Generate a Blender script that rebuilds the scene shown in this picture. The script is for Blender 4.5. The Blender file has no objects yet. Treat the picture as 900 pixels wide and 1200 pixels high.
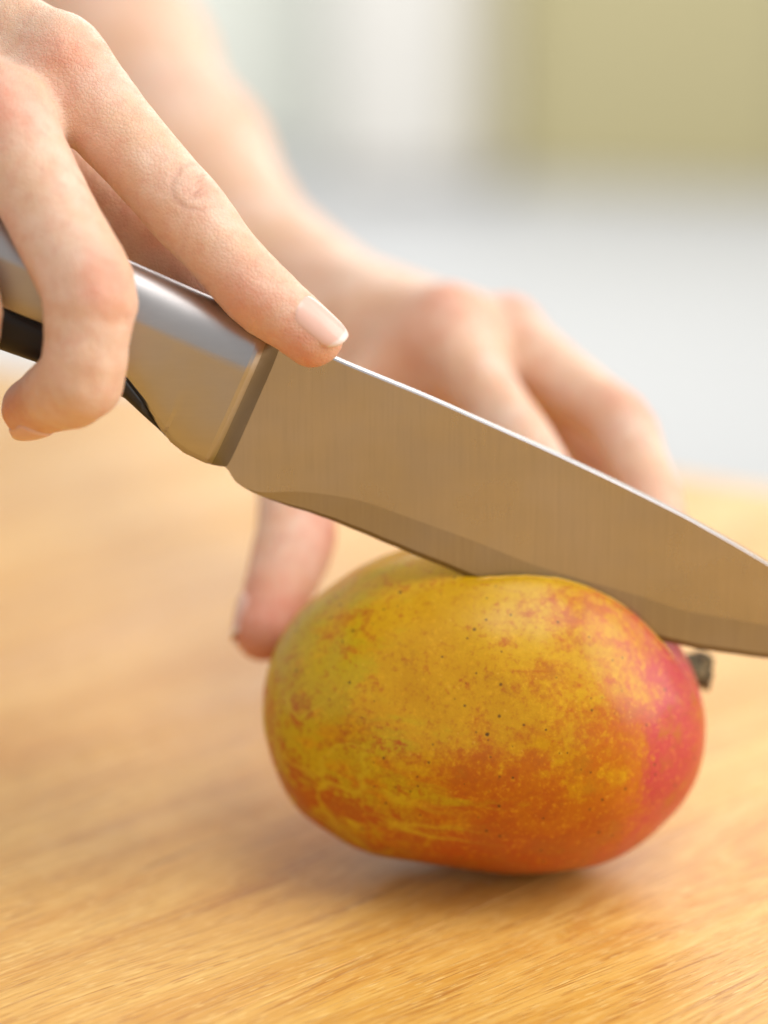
import bpy, bmesh, math
import numpy as np
from mathutils import Vector, Matrix

# ------------------------------------------------------------------ camera
scene = bpy.context.scene
PITCH = math.radians(18.0)
FPX = 3187.0                       # focal length in photo pixels (photo 900 x 1200)
CAM = np.array([0.0, -0.65, 0.307])
FWD = np.array([0.0, math.cos(PITCH), -math.sin(PITCH)])
DWN = np.array([0.0, -math.sin(PITCH), -math.cos(PITCH)])
RGT = np.array([1.0, 0.0, 0.0])

cam_data = bpy.data.cameras.new('camera')
cam = bpy.data.objects.new('camera', cam_data)
scene.collection.objects.link(cam)
cam.location = CAM
cam.rotation_euler = (math.pi/2 - PITCH, 0, 0)
cam_data.sensor_fit = 'HORIZONTAL'
cam_data.sensor_width = 24.0
cam_data.lens = FPX/900.0*24.0
cam_data.clip_start = 0.01
cam_data.clip_end = 100
cam_data.dof.use_dof = True
cam_data.dof.focus_distance = 0.649
cam_data.dof.aperture_fstop = 3.1
scene.camera = cam

# ------------------------------------------------------------------ light
world = bpy.data.worlds.new('World')
scene.world = world
world.use_nodes = True
wn = world.node_tree.nodes['Background']
wn.inputs[0].default_value = (1.0, 0.98, 0.95, 1)
wn.inputs[1].default_value = 0.50

def area_light(name, loc, target, size, power, col):
    l = bpy.data.lights.new(name, 'AREA')
    l.shape = 'RECTANGLE'
    l.size, l.size_y = size
    l.energy = power
    l.color = col
    o = bpy.data.objects.new(name, l)
    scene.collection.objects.link(o)
    o.location = loc
    d = Vector(target) - Vector(loc)
    o.rotation_euler = d.to_track_quat('-Z', 'Y').to_euler()
    return o

area_light('window_light', (1.40, -0.10, 0.80), (0, -0.05, 0.05), (1.4, 1.5), 21, (1.0, 0.98, 0.95))
area_light('back_window_light', (0.7, 4.6, 1.75), (0, 0, 0.0), (3.0, 1.8), 48, (1.0, 0.98, 0.96))
area_light('overhead_fill', (0.45, -0.35, 1.95), (0, 0, 0), (1.1, 1.1), 16, (1.0, 0.94, 0.87))  # unseen fill lamp overhead, added to brighten the front
area_light('background_fill', (0.0, 3.4, 2.2), (-0.1, 5.9, -0.1), (2.6, 1.2), 166, (1.0, 0.99, 0.97))  # unseen fill lamp, added to brighten the wall, floor and cabinets

scene.view_settings.view_transform = 'Standard'
scene.view_settings.look = 'None'
scene.view_settings.exposure = 0.13
scene.view_settings.gamma = 1.0
scene.cycles.use_denoising = True
scene.cycles.max_bounces = 8
scene.cycles.sample_clamp_indirect = 6.0


# ------------------------------------------------------------------ helpers
def P(px, py, d):
    """world point seen at photo pixel (px, py) at distance d along the optical axis"""
    return CAM + d*(FWD + (px-450.0)/FPX*RGT + (py-600.0)/FPX*DWN)

def on_y(px, py, y):
    r = FWD + (px-450.0)/FPX*RGT + (py-600.0)/FPX*DWN
    return CAM + r*((y-CAM[1])/r[1])

def on_z(px, py, z):
    r = FWD + (px-450.0)/FPX*RGT + (py-600.0)/FPX*DWN
    return CAM + r*((z-CAM[2])/r[2])

KY = -0.013                                       # the plane of the blade, turned a little about z
KSLOPE = 0.07
def on_knife(px, py):
    r = FWD + (px-450.0)/FPX*RGT + (py-600.0)/FPX*DWN
    nrm = np.array([-KSLOPE, 1.0, 0.0])
    return CAM + r*((nrm@(np.array([0.033, KY, 0])-CAM))/(nrm@r))
KN = np.array([KSLOPE, -1.0, 0.0])/math.hypot(1, KSLOPE)   # towards the camera

def unit(v):
    v = np.asarray(v, float)
    return v/np.linalg.norm(v)

def link(o):
    scene.collection.objects.link(o)
    return o

def mesh_obj(name, verts, faces, mat, parent=None, smooth=True, origin=(0, 0, 0)):
    me = bpy.data.meshes.new(name)
    v = np.asarray(verts, float) - np.asarray(origin, float)
    me.from_pydata(v.tolist(), [], [list(map(int, f)) for f in faces])
    me.update()
    if smooth:
        me.polygons.foreach_set('use_smooth', [True]*len(me.polygons))
    me.materials.append(mat)
    o = link(bpy.data.objects.new(name, me))
    o.location = origin
    if parent is not None:
        o.parent = parent
        o.location = np.asarray(origin, float) - np.asarray(parent.location)
    return o

def empty(name, loc, label, cat):
    o = link(bpy.data.objects.new(name, None))
    o.location = loc
    o.empty_display_size = 0.02
    o['label'] = label
    o['category'] = cat
    return o

def fix_normals(o):
    bm = bmesh.new(); bm.from_mesh(o.data)
    bmesh.ops.recalc_face_normals(bm, faces=bm.faces)
    bm.to_mesh(o.data); bm.free()

def sharp_by_angle(o, deg):
    bm = bmesh.new(); bm.from_mesh(o.data)
    for e in bm.edges:
        if len(e.link_faces) == 2 and e.calc_face_angle(0) > math.radians(deg):
            e.smooth = False
    bm.to_mesh(o.data); bm.free()

GA = math.radians(42.0)                           # direction of the wood grain
gx = np.array([math.cos(GA), math.sin(GA), 0]); gy = np.array([-math.sin(GA), math.cos(GA), 0])
_f = on_z(655, 1100, 0)
FIG = (float(_f@gx), float(_f@gy))

# ------------------------------------------------------------------ shader helper
class Mat:
    def __init__(s, name):
        s.m = bpy.data.materials.new(name)
        s.m.use_nodes = True
        s.nt = s.m.node_tree
        s.bsdf = s.nt.nodes['Principled BSDF']
        s.L = s.nt.links.new
    def n(s, t, **k):
        x = s.nt.nodes.new(t)
        for a, b in k.items():
            setattr(x, a, b)
        return x
    def put(s, sock, v):
        if isinstance(v, (int, float)):
            sock.default_value = v
        elif isinstance(v, (tuple, list)):
            if len(v) == 3 and sock.type == 'RGBA':
                v = (*v, 1)
            sock.default_value = v
        else:
            s.L(v, sock)
    def set(s, **k):
        for a, b in k.items():
            s.put(s.bsdf.inputs[a.replace('_', ' ')], b)
    def coord(s, kind='Object'):
        return s.n('ShaderNodeTexCoord').outputs[kind]
    def attr(s, name, out='Fac'):
        return s.n('ShaderNodeAttribute', attribute_name=name).outputs[out]
    def mapping(s, vec, scale=(1, 1, 1), loc=(0, 0, 0), rot=(0, 0, 0)):
        x = s.n('ShaderNodeMapping')
        s.put(x.inputs['Vector'], vec); s.put(x.inputs['Scale'], scale)
        s.put(x.inputs['Location'], loc); s.put(x.inputs['Rotation'], rot)
        return x.outputs[0]
    def noise(s, vec, scale=5, detail=3, rough=0.5, dist=0.0, out=0):
        x = s.n('ShaderNodeTexNoise')
        s.put(x.inputs['Vector'], vec); s.put(x.inputs['Scale'], scale)
        s.put(x.inputs['Detail'], detail); s.put(x.inputs['Roughness'], rough)
        s.put(x.inputs['Distortion'], dist)
        return x.outputs[out]
    def voronoi(s, vec, scale=5, feature='F1', rand=1.0, out='Distance'):
        x = s.n('ShaderNodeTexVoronoi', feature=feature)
        s.put(x.inputs['Vector'], vec); s.put(x.inputs['Scale'], scale)
        s.put(x.inputs['Randomness'], rand)
        return x.outputs[out]
    def math(s, op, a, b=0.0, c=None, clamp=False):
        x = s.n('ShaderNodeMath', operation=op, use_clamp=clamp)
        s.put(x.inputs[0], a); s.put(x.inputs[1], b)
        if c is not None:
            s.put(x.inputs[2], c)
        return x.outputs[0]
    def add(s, a, b): return s.math('ADD', a, b)
    def mul(s, a, b): return s.math('MULTIPLY', a, b)
    def step(s, v, lo, hi, a=0.0, b=1.0):
        x = s.n('ShaderNodeMapRange', interpolation_type='SMOOTHSTEP')
        s.put(x.inputs[0], v)
        for i, q in enumerate((lo, hi, a, b)):
            s.put(x.inputs[1+i], q)
        return x.outputs[0]
    def mix(s, fac, a, b, mode='MIX'):
        x = s.n('ShaderNodeMix', data_type='RGBA', blend_type=mode)
        s.put(x.inputs[0], fac); s.put(x.inputs[6], a); s.put(x.inputs[7], b)
        return x.outputs[2]
    def xyz(s, vec):
        x = s.n('ShaderNodeSeparateXYZ'); s.put(x.inputs[0], vec)
        return x.outputs
    def vec(s, x, y, z):
        c = s.n('ShaderNodeCombineXYZ')
        for i, q in enumerate((x, y, z)):
            s.put(c.inputs[i], q)
        return c.outputs[0]
    def vadd(s, a, b):
        x = s.n('ShaderNodeVectorMath', operation='ADD')
        s.put(x.inputs[0], a); s.put(x.inputs[1], b)
        return x.outputs[0]
    def bump(s, h, strength=0.3, dist=0.001, normal=None):
        x = s.n('ShaderNodeBump')
        s.put(x.inputs['Height'], h); s.put(x.inputs['Strength'], strength)
        s.put(x.inputs['Distance'], dist)
        if normal is not None:
            s.L(normal, x.inputs['Normal'])
        return x.outputs[0]

def plain(name, col, rough=0.5, **k):
    m = Mat(name)
    m.set(Base_Color=col, Roughness=rough, **k)
    return m.m

# ------------------------------------------------------------------ materials
def wood_material():
    m = Mat('beech_wood')
    rnd = m.n('ShaderNodeObjectInfo').outputs['Random']
    raw = m.coord()
    co = m.vadd(raw, m.vec(m.mul(rnd, 7.0), m.mul(rnd, 3.1), 0.0))
    wav = m.noise(m.mapping(co, (3.0, 9.0, 1)), 1.0, 2, 0.5)
    x, y, z = m.xyz(co)
    yy = m.add(y, m.mul(m.math('SUBTRACT', wav, 0.5), 0.04))
    gco = m.vec(x, yy, z)
    # one flame of curved growth rings
    fx, fy, _ = m.xyz(raw)
    dx = m.math('SUBTRACT', fx, FIG[0]); dy = m.math('SUBTRACT', fy, FIG[1])
    wob = m.mul(m.math('SUBTRACT', m.noise(m.mapping(raw, (40, 120, 1)), 1.0, 3, 0.6), 0.5), 0.016)
    q = m.add(m.math('SUBTRACT', dx, m.mul(m.mul(dy, dy), 130.0)), wob)
    fign = m.noise(m.vec(m.mul(q, 60.0), m.mul(dy, 20.0), 2.0), 1.0, 3, 0.6)
    fig = m.add(m.mul(m.math('SINE', m.add(m.mul(q, 300.0), m.mul(fign, 12.0))), 0.06), fign)
    fmask = m.mul(m.step(q, -0.020, 0.002), m.step(m.math('ABSOLUTE', dy), 0.040, 0.018))
    rings = m.noise(m.mapping(gco, (2.2, 75, 1)), 1.0, 4, 0.6)
    broad = m.noise(m.mapping(gco, (4.0, 20, 1)), 1.0, 3, 0.5)
    line = m.noise(m.mapping(gco, (8, 560, 1)), 1.0, 3, 0.65)
    fine = m.noise(m.mapping(gco, (110, 1000, 1)), 1.0, 3, 0.6)
    pore = m.noise(m.mapping(gco, (90, 1500, 1)), 1.0, 2, 0.5)
    col = m.mix(m.step(rings, 0.32, 0.68), (0.69, 0.350, 0.062), (0.81, 0.475, 0.115))
    col = m.mix(m.mul(m.step(broad, 0.50, 0.70), 0.50), col, (0.66, 0.28, 0.048))
    col = m.mix(m.mul(m.mul(m.step(fig, 0.47, 0.60), fmask), 0.45), col, (0.62, 0.25, 0.045))
    col = m.mix(m.mul(m.mul(m.step(fig, 0.48, 0.40), fmask), 0.30), col, (0.86, 0.57, 0.19))
    col = m.mix(m.mul(m.step(line, 0.52, 0.68), 0.42), col, (0.62, 0.275, 0.04))
    col = m.mix(m.mul(m.step(line, 0.48, 0.32), 0.40), col, (0.90, 0.60, 0.18))
    def hair(sc, off, wd, k, col):
        nz = m.noise(m.mapping(gco, sc, off), 1.0, 2, 0.5)
        ln = m.step(m.math('ABSOLUTE', m.math('SUBTRACT', nz, 0.5)), wd, 0.0)
        gate = m.step(m.noise(m.mapping(gco, (26, 160, 1), off), 1.0, 2, 0.5), 0.44, 0.60)
        return m.mix(m.mul(m.mul(ln, gate), k), col, (0.47, 0.185, 0.03))
    col = hair((5, 190, 1), (1, 2, 0), 0.028, 0.75, col)
    col = hair((9, 330, 1), (4, 7, 0), 0.034, 0.60, col)
    def fleck(sc, off, r0, frac, k, tint, col):
        mp = m.mapping(gco, sc, off)
        vd = m.voronoi(mp, 1.0, 'F1', 1.0); vc = m.xyz(m.voronoi(mp, 1.0, 'F1', 1.0, out='Color'))
        return m.mix(m.mul(m.mul(m.step(vd, r0, r0*0.5), m.step(vc[0], 1-frac, 1-frac+0.05)), k), col, tint)
    col = fleck((95, 720, 1), (0, 0, 0), 0.34, 0.45, 0.55, (0.50, 0.20, 0.035), col)
    col = fleck((150, 800, 1), (3, 5, 0), 0.30, 0.40, 0.45, (0.95, 0.68, 0.26), col)
    col = m.mix(m.mul(m.step(fine, 0.50, 0.66), 0.36), col, (0.93, 0.64, 0.24))
    col = m.mix(m.mul(m.step(pore, 0.56, 0.68), 0.30), col, (0.46, 0.185, 0.03))
    spot = m.voronoi(m.mapping(gco, (30, 75, 1)), 1.0, 'F1', 1.0)
    col = m.mix(m.mul(m.step(spot, 0.09, 0.04), 0.35), col, (0.50, 0.17, 0.03))
    h = m.add(m.mul(fine, 0.6), m.mul(m.step(pore, 0.55, 0.70), -1.0))
    m.set(Base_Color=col, Roughness=m.step(broad, 0.2, 0.8, 0.38, 0.48),
          Normal=m.bump(h, 0.5, 0.00025), Specular_IOR_Level=0.5)
    return m.m

def skin_material():
    m = Mat('skin')
    co = m.coord()
    red = m.attr('redness'); crease = m.attr('crease')
    big = m.noise(co, 60, 3, 0.6)
    mid = m.noise(co, 230, 4, 0.65)
    pat = m.noise(m.mapping(co, (1, 1, 1), (3, 1, 2)), 34, 2, 0.5)
    base = m.mix(m.step(big, 0.36, 0.64), (0.80, 0.525, 0.36), (0.845, 0.61, 0.475))
    base = m.mix(m.mul(m.step(mid, 0.42, 0.68), 0.40), base, (0.72, 0.36, 0.25))
    base = m.mix(m.mul(m.step(pat, 0.50, 0.70), 0.28), base, (0.80, 0.45, 0.33))
    base = m.mix(m.mul(m.step(pat, 0.46, 0.32), 0.25), base, (0.74, 0.53, 0.36))
    rn = m.mul(red, m.step(mid, 0.2, 0.7, 0.75, 1.15))
    base = m.mix(m.math('MINIMUM', m.mul(rn, 0.75), 0.85), base, (0.74, 0.29, 0.20))
    base = m.mix(m.mul(crease, 0.75), base, (0.42, 0.14, 0.10))
    v1 = m.voronoi(co, 1000, 'DISTANCE_TO_EDGE')
    lines = m.step(v1, 0.0, 0.2)
    h = m.add(m.mul(lines, 0.5), m.mul(m.noise(co, 800, 3, 0.65), 0.9))
    m.set(Base_Color=base, Roughness=m.step(mid, 0.3, 0.7, 0.40, 0.54), Specular_IOR_Level=0.42,
          Subsurface_Weight=0.25, Subsurface_Radius=(1.0, 0.36, 0.2), Subsurface_Scale=0.0028,
          Normal=m.bump(h, 0.55, 0.00035))
    return m.m

def nail_material():
    m = Mat('nail')
    v = m.attr('along')
    col = m.mix(m.step(v, 0.88, 0.94), (0.82, 0.52, 0.44), (0.87, 0.72, 0.66))
    col = m.mix(m.step(v, 0.02, 0.20, 0.25, 0.0), col, (0.88, 0.70, 0.62))
    m.set(Base_Color=col, Roughness=0.24, Specular_IOR_Level=0.55, Subsurface_Weight=0.15,
          Subsurface_Radius=(1, .4, .3), Subsurface_Scale=0.002)
    return m.m

def steel_material(name, rough, col, scratch_scale, amt=0.06):
    m = Mat(name)
    co = m.coord()
    n = m.noise(m.mapping(co, scratch_scale), 1.0, 4, 0.7)
    n2 = m.noise(co, 45, 4, 0.6)
    n3 = m.noise(m.mapping(co, (18, 40, 40), (1, 2, 3)), 1.0, 3, 0.55)
    c = m.mix(m.step(n3, 0.3, 0.7), tuple(q*0.95 for q in col), tuple(q*1.05 for q in col))
    c = m.mix(m.mul(m.step(n, 0.45, 0.75), amt*3), c, tuple(q*0.80 for q in col))
    c = m.mix(m.mul(m.step(n, 0.45, 0.25), amt*3), c, tuple(min(1, q*1.22) for q in col))
    m.set(Base_Color=c, Metallic=1.0, Roughness=m.add(m.step(n2, 0.3, 0.7, rough*0.85, rough*1.12), m.mul(n, 0.04)))
    return m.m

def mango_material():
    m = Mat('mango_skin')
    xi = m.attr('xi'); et = m.attr('eta')
    co = m.coord()
    def c(v, k):
        return m.mul(m.math('SUBTRACT', v, 0.5), k)
    warp = m.noise(co, 30, 2, 0.5, out=1)
    wco = m.n('ShaderNodeVectorMath', operation='MULTIPLY_ADD')
    m.put(wco.inputs[0], warp); m.put(wco.inputs[1], (0.012, 0.012, 0.012)); m.put(wco.inputs[2], co)
    wco = wco.outputs[0]
    # streaks run along the fruit
    streak = m.noise(m.mapping(wco, (14, 60, 60)), 1.0, 4, 0.6)
    streakf = m.noise(m.mapping(wco, (26, 150, 150), (3, 1, 2)), 1.0, 4, 0.65)
    blot = m.noise(co, 42, 4, 0.6)
    blots = m.noise(co, 150, 4, 0.7)
    fine = m.noise(co, 620, 4, 0.75)
    grain = m.noise(co, 1500, 2, 0.7)
    mott = m.add(c(blots, 0.9), c(fine, 0.8))
    col = m.mix(m.step(m.add(blot, m.mul(mott, 0.3)), 0.35, 0.65), (0.58, 0.300, 0.001), (0.63, 0.365, 0.002))
    # orange lower half, rising towards the stem end
    patch = m.noise(wco, 95, 4, 0.65)
    f = m.add(m.add(m.mul(et, -1.0), c(blot, 2.3)), m.add(m.add(c(streak, 1.0), m.mul(xi, 0.42)), m.add(m.mul(mott, 1.1), c(patch, 1.6))))
    col = m.mix(m.mul(m.step(f, -0.55, 0.10), 0.92), col, (0.50, 0.128, 0.003))
    f2 = m.add(m.add(m.mul(et, -0.8), m.mul(mott, 1.6)), m.add(m.add(c(blot, 1.6), c(patch, 2.2)), m.mul(xi, 0.15)))
    col = m.mix(m.mul(m.step(f2, -0.05, 0.65), 0.75), col, (0.44, 0.068, 0.006))
    f3 = m.add(c(patch, 3.0), m.add(m.mul(mott, 1.2), c(blot, -1.5)))
    col = m.mix(m.mul(m.step(f3, 0.25, 0.85), 0.55), col, (0.56, 0.32, 0.002))
    # green-gold far end, with red streaks
    g = m.add(m.mul(xi, -1.0), m.add(c(streakf, 2.6), m.add(c(blot, 1.2), m.mul(et, -0.35))))
    col = m.mix(m.mul(m.step(g, 0.20, 0.75), 0.80), col, (0.52, 0.385, 0.003))
    r = m.add(m.add(m.mul(xi, -0.55), c(streakf, 2.4)), m.add(m.mul(et, -0.85), m.add(m.mul(mott, 1.5), c(streak, 1.6))))
    col = m.mix(m.mul(m.step(r, 0.38, 0.85), 0.85), col, (0.45, 0.070, 0.006))
    r3 = m.add(m.add(m.mul(xi, -0.30), c(blots, 3.0)), m.add(c(streak, 1.8), c(fine, 1.6)))
    col = m.mix(m.mul(m.step(r3, 0.30, 0.85), 0.65), col, (0.50, 0.115, 0.004))
    # pale veins running to the far end
    vein = m.noise(m.mapping(wco, (7, 62, 62), (5, 2, 8)), 1.0, 2, 0.5)
    vw = m.add(0.030, m.mul(mott, 0.03))
    vl = m.mul(m.step(m.math('ABSOLUTE', m.math('SUBTRACT', vein, 0.50)), vw, 0.0), m.step(m.add(xi, m.mul(et, 0.6)), -0.05, -0.65))
    col = m.mix(m.mul(vl, 0.80), col, (0.60, 0.44, 0.012))
    # magenta blush at the stem end
    ets = m.math('ABSOLUTE', m.add(et, 0.10))
    p = m.add(m.add(xi, c(blot, 0.8)), m.add(m.add(c(streak, 0.7), m.mul(mott, 0.5)), m.mul(ets, 0.12)))
    col = m.mix(m.mul(m.step(p, 0.46, 0.74), 0.75), col, (0.58, 0.16, 0.010))
    col = m.mix(m.mul(m.step(p, 0.60, 0.88), 0.94), col, (0.52, 0.042, 0.060))
    p2 = m.add(c(streak, 2.2), m.add(c(patch, 1.8), m.mul(mott, 0.8)))
    col = m.mix(m.mul(m.mul(m.step(p2, 0.22, 0.60), m.step(p, 0.55, 0.8)), 0.55), col, (0.60, 0.17, 0.015))
    col = m.mix(m.mul(m.mul(m.step(p2, -0.05, -0.55), m.step(p, 0.60, 0.9)), 0.70), col, (0.44, 0.022, 0.050))
    # mottling
    col = m.mix(m.mul(m.step(fine, 0.52, 0.68), 0.50), col, (0.44, 0.12, 0.004))
    col = m.mix(m.mul(m.step(fine, 0.47, 0.33), 0.30), col, (0.84, 0.47, 0.015))
    col = m.mix(m.mul(m.step(grain, 0.55, 0.7), 0.22), col, (0.40, 0.11, 0.006))
    rust = m.add(c(patch, 2.2), m.add(c(streak, 1.2), m.add(m.mul(mott, 1.3), m.mul(et, -0.25))))
    col = m.mix(m.mul(m.step(rust, 0.0, 0.60), 0.50), col, (0.40, 0.125, 0.006))
    # lenticels
    def dots(scale, lo, hi, frac, amt, tint, col):
        vd = m.voronoi(co, scale, 'F1', 1.0)
        vc = m.voronoi(co, scale, 'F1', 1.0, out='Color')
        q = m.xyz(vc)
        sz = m.step(q[1], 0.0, 1.0, lo, hi)
        d = m.mul(m.step(m.math('DIVIDE', m.add(vd, c(grain, 0.06)), sz), 1.0, 0.5), m.step(q[0], 1-frac, 1-frac+0.02))
        return m.mix(m.mul(d, amt), col, tint), d
    col, d0 = dots(520, 0.10, 0.24, 0.35, 0.25, (0.88, 0.55, 0.07), col)
    col, d1 = dots(360, 0.08, 0.21, 0.42, 0.80, (0.11, 0.045, 0.006), col)
    col, dot = dots(150, 0.045, 0.10, 0.34, 0.88, (0.06, 0.028, 0.006), col)
    h = m.add(m.add(m.mul(fine, 0.25), m.mul(blots, 1.2)), m.mul(dot, -0.5))
    m.set(Base_Color=col, Roughness=m.step(blots, 0.2, 0.8, 0.34, 0.44), Specular_IOR_Level=0.22, Coat_Weight=0.36, Coat_Roughness=0.22,
          Subsurface_Weight=0.06, Subsurface_Radius=(1, .5, .1), Subsurface_Scale=0.003,
          Normal=m.bump(h, 0.30, 0.0006))
    return m.m

WOOD = wood_material()
SKIN = skin_material()
NAIL = nail_material()
BLADE = steel_material('blade_steel', 0.28, (0.445, 0.428, 0.445), (900, 40, 40), 0.10)
BEVEL = steel_material('bevel_steel', 0.36, (0.37, 0.350, 0.350), (1400, 40, 40), 0.16)  # rougher ground finish, with the bevel's dimmer reflection put into the colour
EDGE = steel_material('edge_steel', 0.42, (0.20, 0.17, 0.14), (700, 40, 40), 0.1)  # coarse edge finish, its dark reflection put into the colour as well
FACET = steel_material('dim_facet_steel', 0.44, (0.30, 0.28, 0.25), (300, 300, 300), 0.06)  # handle steel darkened: the facet's dim reflection is put into its colour
HANDLE = steel_material('handle_steel', 0.33, (0.47, 0.46, 0.47), (60, 700, 700), 0.05)
GRIP = plain('grip_plastic', (0.012, 0.010, 0.009), 0.45)
MANGO = mango_material()

def stem_material():
    m = Mat('mango_stem')
    n = m.noise(m.coord(), 500, 4, 0.7)
    m.set(Base_Color=m.mix(m.step(n, 0.35, 0.65), (0.020, 0.013, 0.006), (0.20, 0.145, 0.065)), Roughness=0.8,
          Normal=m.bump(n, 0.8, 0.0008))
    return m.m
STEM = stem_material()

def wall_material(name, a, b, rough=0.7):
    m = Mat(name)
    n = m.noise(m.coord(), 1.3, 3, 0.5)
    m.set(Base_Color=m.mix(n, a, b), Roughness=rough)
    return m.m

# ------------------------------------------------------------------ the room behind
def box(name, lo, hi, mat, parent=None, bevel=0.004):
    bm = bmesh.new()
    bmesh.ops.create_cube(bm, size=1.0)
    lo = Vector(lo); hi = Vector(hi)
    c = (lo+hi)/2
    for v in bm.verts:
        v.co = Vector((v.co.x*(hi.x-lo.x), v.co.y*(hi.y-lo.y), v.co.z*(hi.z-lo.z)))
    if bevel:
        bmesh.ops.bevel(bm, geom=bm.edges[:], offset=bevel, segments=2, affect='EDGES')
    me = bpy.data.meshes.new(name); bm.to_mesh(me); bm.free()
    me.materials.append(mat)
    o = link(bpy.data.objects.new(name, me))
    o.location = c
    if parent is not None:
        o.parent = parent
        o.location = c - parent.location
    return o

FLOOR_M = wall_material('pale_floor', (0.375, 0.385, 0.40), (0.40, 0.41, 0.425), 0.5)
WALL_M = wall_material('pale_wall', (0.64, 0.66, 0.60), (0.67, 0.685, 0.625))
OLIVE_M = wall_material('olive_paint', (0.345, 0.30, 0.155), (0.38, 0.335, 0.185), 0.55)
CREAM_M = wall_material('cream_paint', (0.56, 0.545, 0.51), (0.585, 0.565, 0.53), 0.5)

fl = box('floor', (-6, -2.5, -1.0), (6, 8, -0.9), FLOOR_M, bevel=0); fl['kind'] = 'structure'
wl = box('wall', (-6, 5.9, -0.9), (6, 6.0, 2.2), WALL_M, bevel=0); wl['kind'] = 'structure'

cab = empty('cabinet', (0.25, 5.40, -0.9), 'olive green cabinet on the pale floor behind the table, out of focus', 'cabinet')
box('carcass', (0.255, 5.425, -0.87), (2.25, 5.9, 0.5), OLIVE_M, cab)
box('base_blend_strip', (0.258, 5.41, -0.899), (2.245, 5.88, -0.873), CREAM_M, cab)  # added pale strip, fades the olive into the floor
for i in range(3):
    x0 = 0.256 + i*0.664
    d = box('door', (x0, 5.40, -0.872), (x0+0.658, 5.422, 0.48), OLIVE_M, cab, 0.003)
    h = box('handle', (x0+0.60, 5.37, -0.1), (x0+0.615, 5.397, 0.15), CREAM_M, d, 0.003)
    h.parent = d
    h.location = Vector((x0+0.6075, 5.3835, 0.025)) - (Vector(cab.location) + Vector(d.location))
cab.rotation_euler = (0, 0, math.radians(-14))
cup = empty('cupboard', (0.0, 5.4, -0.9), 'tall cream white cupboard beside the olive green cabinet, out of focus', 'cupboard')
box('carcass', (-0.12, 5.34, -0.895), (0.235, 5.88, 1.2), CREAM_M, cup)
box('door', (-0.11, 5.315, -0.84), (0.165, 5.337, 1.18), CREAM_M, cup, 0.003)
box('edge_blend_strip', (0.17, 5.31, -0.84), (0.245, 5.337, 1.18), wall_material('edge_blend_beige', (0.44, 0.405, 0.31), (0.46, 0.425, 0.33)), cup, 0.003)  # added strip of in-between tone, softens the blurred edge towards the olive

# ------------------------------------------------------------------ the table
table = empty('table', (0, 0, 0), 'blond beech wood table under the mango, with planks of fine grain', 'table')
edge_a = on_z(0, 428, 0)[:2]; edge_b = on_z(900, 574, 0)[:2]
ed = edge_b - edge_a
def far_hit(q):
    # distance along gx from line offset q (along gy) to the far edge line
    p0 = gy[:2]*q
    A = np.array([[gx[0], -ed[0]], [gx[1], -ed[1]]])
    s = np.linalg.solve(A, edge_a - p0)
    return s[0]
seam = float(np.dot(on_z(340, 1156, 0)[:2], gy[:2]))     # the one joint that shows
W = 0.145
for k in range(-7, 4):
    q0 = seam + k*W + 0.00012; q1 = seam + (k+1)*W - 0.00012
    x0 = -1.2
    xa, xb = far_hit(q0), far_hit(q1)
    xa = min(max(xa, x0+0.05), 1.6); xb = min(max(xb, x0+0.05), 1.6)
    bm = bmesh.new()
    top = [bm.verts.new(v) for v in ((x0, q0, 0), (xa, q0, 0), (xb, q1, 0), (x0, q1, 0))]
    bot = [bm.verts.new((v.co.x, v.co.y, -0.035)) for v in top]
    bm.faces.new(top)
    bm.faces.new(bot[::-1])
    for i in range(4):
        j = (i+1) % 4
        bm.faces.new((top[i], bot[i], bot[j], top[j]))
    bmesh.ops.recalc_face_normals(bm, faces=bm.faces[:])
    bmesh.ops.bevel(bm, geom=[e for e in bm.edges if e.verts[0].co.z > -1e-6 and e.verts[1].co.z > -1e-6],
                    offset=0.00018, segments=1, affect='EDGES')
    me = bpy.data.meshes.new('plank'); bm.to_mesh(me); bm.free()
    me.materials.append(WOOD)
    o = link(bpy.data.objects.new('plank', me))
    o.parent = table
    o.rotation_euler = (0, 0, GA)

# ------------------------------------------------------------------ the mango
def smooth1(a, n):
    k = np.exp(-0.5*(np.arange(-3*n, 3*n+1)/n)**2); k /= k.sum()
    return np.convolve(np.pad(a, 3*n, mode='edge'), k, 'valid')

def vnoise(p, seed=0):
    """cheap value noise for n x 3 points"""
    i = np.floor(p).astype(np.int64); f = p - i
    f = f*f*(3-2*f)
    def h(a, b, c):
        v = np.sin(a*127.1 + b*311.7 + c*74.7 + seed*53.3)*43758.5453
        return v - np.floor(v)
    r = 0
    for dx in (0, 1):
        for dy in (0, 1):
            for dz in (0, 1):
                w = (f[:, 0] if dx else 1-f[:, 0])*(f[:, 1] if dy else 1-f[:, 1])*(f[:, 2] if dz else 1-f[:, 2])
                r = r + w*h(i[:, 0]+dx, i[:, 1]+dy, i[:, 2]+dz)
    return r*2-1

def unit_rows(a):
    return a/np.maximum(np.linalg.norm(a, axis=1, keepdims=True), 1e-9)

def sstep(x, a, b):
    t = np.clip((x-a)/(b-a), 0, 1)
    return t*t*(3-2*t)

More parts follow.
